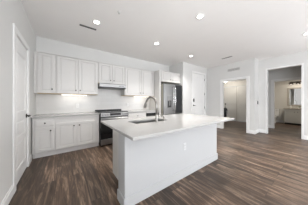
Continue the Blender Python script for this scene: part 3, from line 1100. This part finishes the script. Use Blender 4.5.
# slot vent near the first light
r = thing('ceiling_vent', (0.43, 2.985, H), 'long dark slot vent in the ceiling beside the first recessed light', 'vent')
MB().box(0.27, 0.59, 2.955, 2.962, H - 0.006, H - 0.0005).box(0.27, 0.59, 3.008, 3.015, H - 0.006, H - 0.0005).box(0.27, 0.277, 2.962, 3.008, H - 0.006, H - 0.0005).box(0.583, 0.59, 2.962, 3.008, H - 0.006, H - 0.0005).build('frame', M['grey_plastic'], r, 0)
MB().box(0.277, 0.583, 2.962, 3.008, H - 0.003, H - 0.0005).build('backing', M['slot'], r, 0)
MB().box(0.277, 0.583, 2.982, 2.987, H - 0.006, H - 0.003).build('slat', M['grey_plastic'], r, 0)
r = thing('ceiling_vent', (4.82, 2.08, H), 'thin slot vent in the ceiling near the closet hallway wall', 'vent')
MB().box(4.775, 4.785, 1.90, 2.26, H - 0.006, H - 0.0005).box(4.855, 4.865, 1.90, 2.26, H - 0.006, H - 0.0005).box(4.785, 4.855, 1.90, 1.91, H - 0.006, H - 0.0005).box(4.785, 4.855, 2.25, 2.26, H - 0.006, H - 0.0005).build('frame', M['vent'], r, 0)
MB().box(4.785, 4.855, 1.91, 2.25, H - 0.003, H - 0.0005).build('backing', M['slot'], r, 0)
MB().box(4.8175, 4.8225, 1.91, 2.25, H - 0.006, H - 0.003).build('slat', M['vent'], r, 0)
# return-air grille above the closet hallway opening
r = thing('wall_vent', (XD - 0.004, 2.185, 2.46), 'pale louvred wall vent above the closet hallway opening', 'vent')
va0, va1, vz0, vz1 = 1.955, 2.415, 2.462, 2.575
mb = MB()
fd.box(mb, va0, va1, 0.0005, 0.008, vz0, vz0 + 0.012)
fd.box(mb, va0, va1, 0.0005, 0.008, vz1 - 0.012, vz1)
fd.box(mb, va0, va0 + 0.012, 0.0005, 0.008, vz0 + 0.012, vz1 - 0.012)
fd.box(mb, va1 - 0.012, va1, 0.0005, 0.008, vz0 + 0.012, vz1 - 0.012)
mb.build('frame', M['vent'], r, 0)
mb = MB(); fd.box(mb, va0 + 0.012, va1 - 0.012, 0.0005, 0.002, vz0 + 0.012, vz1 - 0.012)
mb.build('backing', M['grey_plastic'], r, 0)
for k in range(5):
    z = vz0 + 0.018 + k * 0.0175
    mb = MB(); fd.box(mb, va0 + 0.012, va1 - 0.012, 0.002, 0.007, z, z + 0.009)
    mb.build('slat', M['vent'], r, 0)
# sprinkler head
r = thing('fire_sprinkler', (0.80, 2.15, H), 'tiny grey sprinkler head on the ceiling between the first two lights', 'sprinkler')
MB().lathe((0.80, 2.15, H), [(0.035, -0.0005), (0.035, -0.004), (0.02, -0.008)], 'z', 18).build('cover', M['white_plastic'], r, 0)
MB().lathe((0.80, 2.15, H), [(0.010, -0.008), (0.010, -0.025), (0.016, -0.027), (0.016, -0.029)], 'z', 12).build('nozzle', M['vent'], r, 0)

# thermostat on the return wall
ft = Face('-y', YJ)
r = thing('thermostat', (5.99, YJ, 1.16), 'small dark thermostat on the white wall return', 'thermostat')
mb = MB(); ft.box(mb, 5.945, 6.045, 0.0005, 0.006, 1.085, 1.235)
mb.build('wall_plate', M['white_plastic'], r, 0.002)
mb = MB(); ft.box(mb, 5.95, 6.04, 0.006, 0.022, 1.095, 1.225)
mb.build('screen', M['blackmat'], r, 0.004)

# ------------------------------------------------------------------ hallway contents
r = thing('ceiling_lamp', (7.55, 3.33, HC), 'round flush ceiling light glowing in the closet hallway', 'light')
MB().lathe((7.55, 3.33, HC), [(0.11, -0.001), (0.11, -0.025), (0.10, -0.03)], 'z', 24).build('base', M['white_plastic'], r, 0)
mb = MB(); mb.lathe((7.55, 3.33, HC), [(0.098, -0.031), (0.094, -0.06), (0.075, -0.09), (0.04, -0.108), (0.0, -0.112)], 'z', 24)
mb.build('lens', M['dome'], r, 0, True)
l = bpy.data.lights.new('hall_lamp', 'POINT'); l.energy = HALL_POWER; l.shadow_soft_size = 0.12; l.color = (1, 0.94, 0.85)
lo = bpy.data.objects.new('hall_lamp', l); COL.objects.link(lo); lo.parent = r; lo.location = (0, 0, -0.28)

# upright vacuum seen through the opening
vx, vy = 7.95, 3.53
r = thing('upright_vacuum', (vx, vy, 0), 'slim dark upright vacuum standing in the closet hallway opening', 'vacuum')
MB().prism([(vx - 0.17, 0.012), (vx - 0.17, 0.05), (vx - 0.05, 0.10), (vx + 0.10, 0.11), (vx + 0.10, 0.012)], 'y', vy - 0.15, vy + 0.15).build('floor_head', M['grey_plastic'], r, 0.01)
MB().lathe((vx + 0.02, vy, 0.10), [(0.05, 0), (0.09, 0.04), (0.10, 0.30), (0.125, 0.34), (0.125, 0.60), (0.08, 0.68), (0.03, 0.72)], 'z', 18).build('canister', M['blackmat'], r, 0, True)
MB().tube([(vx + 0.02, vy, 0.78), (vx + 0.05, vy, 0.92), (vx + 0.06, vy, 1.0)], [0.018, 0.016, 0.016], 10).build('tube', M['chrome'], r, 0, True)
MB().tube([(vx + 0.06, vy, 0.99), (vx + 0.05, vy - 0.03, 1.05), (vx + 0.03, vy, 1.08), (vx + 0.05, vy + 0.03, 1.04), (vx + 0.06, vy, 0.985)], 0.016, 10).build('grip', M['blackmat'], r, 0, True)
MB().tube([(vx - 0.06, vy - 0.11, 0.12), (vx - 0.05, vy - 0.13, 0.35), (vx - 0.02, vy - 0.12, 0.6), (vx + 0.02, vy - 0.06, 0.75)], 0.02, 10).build('hose', M['vent'], r, 0, True)
for s in (-1, 1):
    MB().lathe((vx + 0.09, vy + s * 0.152, 0.045), [(0.045, -0.012), (0.045, 0.012)], 'y', 16).build('wheel', M['blackmat'], r, 0)

# ------------------------------------------------------------------ bathroom
fv = Face('-x', 9.36)
VY0, VY1 = 0.10, 1.225
r = thing('bathroom_vanity', (9.62, 0.66, 0), 'pale grey bathroom vanity seen through the doorway', 'vanity')
MB().box(9.36, XV - 0.018, VY0, VY1, 0.10, 0.80).build('body', M['vanity'], r)
MB().box(9.43, XV - 0.018, VY0 + 0.02, VY1 - 0.02, 0, 0.10).build('toe_kick', M['slot'], r, 0)
for a0, a1, ka in ((0.80, 1.195, 0.84), (0.46, 0.775, 0.735), (0.12, 0.435, 0.40)):
    d = panel_front(fv, a0, a1, 0.21, 0.76, 0.001, rail=0.05, raised=False).build('door', M['vanity'], r, 0.002)
    knob(fv, ka, 0.66, 0.021, d)
mb = MB(); fv.box(mb, 0.12, 1.20, 0.001, 0.018, 0.115, 0.195)
mb.build('bottom_rail', M['vanity'], r)
part_label(MB().box(9.335, XV - 0.018, VY0 - 0.01, VY1 + 0.015, 0.80, 0.835).build('vanity_top', M['stone'], r, 0.003), 'brown stone top')
MB().lathe((9.60, 0.34, 0.8355), [(0.20, 0.0), (0.21, 0.002), (0.20, 0.003), (0.16, 0.0005)], 'z', 28).build('basin', M['porcelain'], r, 0, True)
r = thing('bathroom_faucet', (9.79, 0.34, 0.835), 'small metal faucet behind the bathroom basin', 'faucet')
MB().lathe((9.79, 0.34, 0.835), [(0.025, 0), (0.02, 0.02), (0.016, 0.12)], 'z', 14).build('base', M['chrome'], r, 0, True)
MB().tube([(9.79, 0.34, 0.94), (9.74, 0.34, 0.965), (9.67, 0.34, 0.95)], 0.011, 10).build('spout', M['chrome'], r, 0, True)

r = thing('soap_bottle', (9.56, 1.00, 0.835), 'small white bottle standing on the bathroom vanity', 'bottle')
MB().lathe((9.56, 1.00, 0.835), [(0.035, 0), (0.036, 0.10), (0.03, 0.125), (0.014, 0.14), (0.013, 0.15)], 'z', 16).build('body', M['white_plastic'], r, 0, True)
MB().tube([(9.56, 1.00, 0.985), (9.56, 1.00, 1.02), (9.52, 1.00, 1.022)], [0.008, 0.008, 0.006], 8).build('pump', M['grey_plastic'], r, 0, True)

r = thing('potted_plant', (9.50, 0.70, 0.8362), 'small green plant on the bathroom vanity', 'plant')
MB().lathe((9.50, 0.70, 0.8362), [(0.045, 0), (0.06, 0.055), (0.055, 0.056), (0.05, 0.05)], 'z', 18).build('pot', M['vent'], r, 0, True)
MB().lathe((9.50, 0.70, 0.883), [(0.05, 0), (0.05, 0.004)], 'z', 16).build('soil', M['soil'], r, 0)
mb = MB()
for k in range(26):
    a = random.uniform(0, 2 * PI)
    l_ = random.uniform(0.06, 0.13)
    e = random.uniform(0.45, 1.3)
    base = Vector((9.50, 0.70, 0.887))
    d = Vector((math.cos(a) * math.cos(e), math.sin(a) * math.cos(e), math.sin(e)))
    sd = Vector((-math.sin(a), math.cos(a), 0)) * 0.014
    up = Vector((0, 0, 0.004))
    m1, tip = base + d * l_ * 0.55, base + d * l_ + Vector((0, 0, -0.02))
    v = [mb.bm.verts.new(p) for p in (base, m1 + sd, tip, m1 - sd, m1 + up)]
    mb.bm.faces.new((v[0], v[1], v[4]))
    mb.bm.faces.new((v[1], v[2], v[4]))
    mb.bm.faces.new((v[2], v[3], v[4]))
    mb.bm.faces.new((v[3], v[0], v[4]))
mb.build('foliage', M['leaf'], r, 0)

fm = Face('-x', XV)
r = thing('bathroom_mirror', (XV - 0.02, 0.65, 0.97), 'framed rectangular mirror above the bathroom vanity', 'mirror')
my0, my1, mz0, mz1 = 0.14, 1.165, 0.96, 1.93
mb = MB()
fm.box(mb, my0, my0 + 0.06, 0.001, 0.025, mz0, mz1)
fm.box(mb, my1 - 0.06, my1, 0.001, 0.025, mz0, mz1)
fm.box(mb, my0 + 0.06, my1 - 0.06, 0.001, 0.025, mz0, mz0 + 0.06)
fm.box(mb, my0 + 0.06, my1 - 0.06, 0.001, 0.025, mz1 - 0.06, mz1)
mb.build('frame', M['frame_wood'], r, 0.003)
mb = MB(); fm.box(mb, my0 + 0.06, my1 - 0.06, 0.001, 0.012, mz0 + 0.06, mz1 - 0.06)
mb.build('mirror_glass', M['mirror'], r, 0)

r = thing('vanity_light', (XV - 0.05, 0.75, 2.2), 'three-shade dark metal vanity light above the bathroom mirror', 'light')
mb = MB(); fm.box(mb, 0.46, 1.06, 0.001, 0.03, 2.19, 2.25)
mb.build('back_plate', M['shade'], r, 0.003)
for yy in (1.0, 0.76, 0.52):
    mb = MB(); mb.tube([fm.p(yy, 0.03, 2.22), fm.p(yy, 0.10, 2.24), fm.p(yy, 0.13, 2.21)], 0.008, 8)
    arm = mb.build('arm', M['shade'], r, 0, True)
    mb = MB()
    prof = [(0.03, 0.07), (0.045, 0.06), (0.095, -0.06), (0.092, -0.06), (0.04, 0.054)]
    mb.lathe(fm.p(yy, 0.13, 2.16), prof, 'z', 18)
    sh = mb.build('shade', M['shade'], arm, 0, True)
    mb = MB(); mb.ellipsoid(fm.p(yy, 0.13, 2.125), 0.035, 0.035, 0.03)
    mb.build('bulb', M['bulb'], arm, 0, True)
    l = bpy.data.lights.new('vanity_lamp', 'POINT'); l.energy = BATH_POWER; l.shadow_soft_size = 0.04; l.color = (1, 0.91, 0.78)
    lo = bpy.data.objects.new('vanity_lamp', l); COL.objects.link(lo); lo.parent = r
    lo.location = Vector(fm.p(yy, 0.16, 2.03)) - r.location

l = area('bathroom_fill_lamp', (8.75, 0.55, 2.46), (0, 0, 0), 0.3, 0.3, 20, (1, 0.93, 0.82))  # unseen lamp and fixture added to brighten the vanity front
r = thing('bathroom_fill_fixture', (8.75, 0.55, 2.5), 'square ceiling light added unseen to brighten the bathroom vanity', 'light')
MB().box(8.58, 8.92, 0.38, 0.72, 2.475, 2.4995).build('housing', M['white_plastic'], r)
MB().box(8.60, 8.90, 0.40, 0.70, 2.468, 2.4745).build('lens', M['bulb'], r, 0)
# toilet against the bathroom wall
tx, ty = 9.9, 1.66
r = thing('toilet', (9.55, ty, 0), 'white toilet beside the bathroom vanity', 'toilet')
MB().box(XV - 0.21, XV - 0.02, ty - 0.21, ty + 0.21, 0.38, 0.74).build('tank', M['porcelain'], r, 0.02, seg=3)
MB().box(XV - 0.22, XV - 0.018, ty - 0.22, ty + 0.22, 0.741, 0.775).build('tank_lid', M['porcelain'], r, 0.01, seg=2)
mb = MB()
n = 24
prof = [(0.75, 0.0), (0.70, 0.06), (0.66, 0.18), (0.85, 0.30), (1.0, 0.385)]
rings = [[mb.bm.verts.new((9.44 + 0.06 * (1 - k) + 0.25 * k * math.cos(2 * PI * i / n), ty + 0.18 * k * math.sin(2 * PI * i / n), z)) for i in range(n)] for k, z in prof]
for a, b in zip(rings, rings[1:]):
    for i in range(n):
        mb.bm.faces.new((a[i], a[(i + 1) % n], b[(i + 1) % n], b[i]))
mb.bm.faces.new(rings[0][::-1])
mb.bm.faces.new(rings[-1])
mb.build('bowl', M['porcelain'], r, 0, True)
mb = MB()
mb.ellipsoid((9.44, ty, 0.388), 0.255, 0.185, 0.035, 28, 0.0)
mb.build('seat_lid', M['porcelain'], r, 0, True)
mb = MB(); mb.tube([(XV - 0.215, ty - 0.15, 0.68), (XV - 0.24, ty - 0.15, 0.68), (XV - 0.24, ty - 0.08, 0.675)], 0.008, 8)
part_label(mb.build('flush_lever', M['chrome'], r, 0), 'metal flush lever')
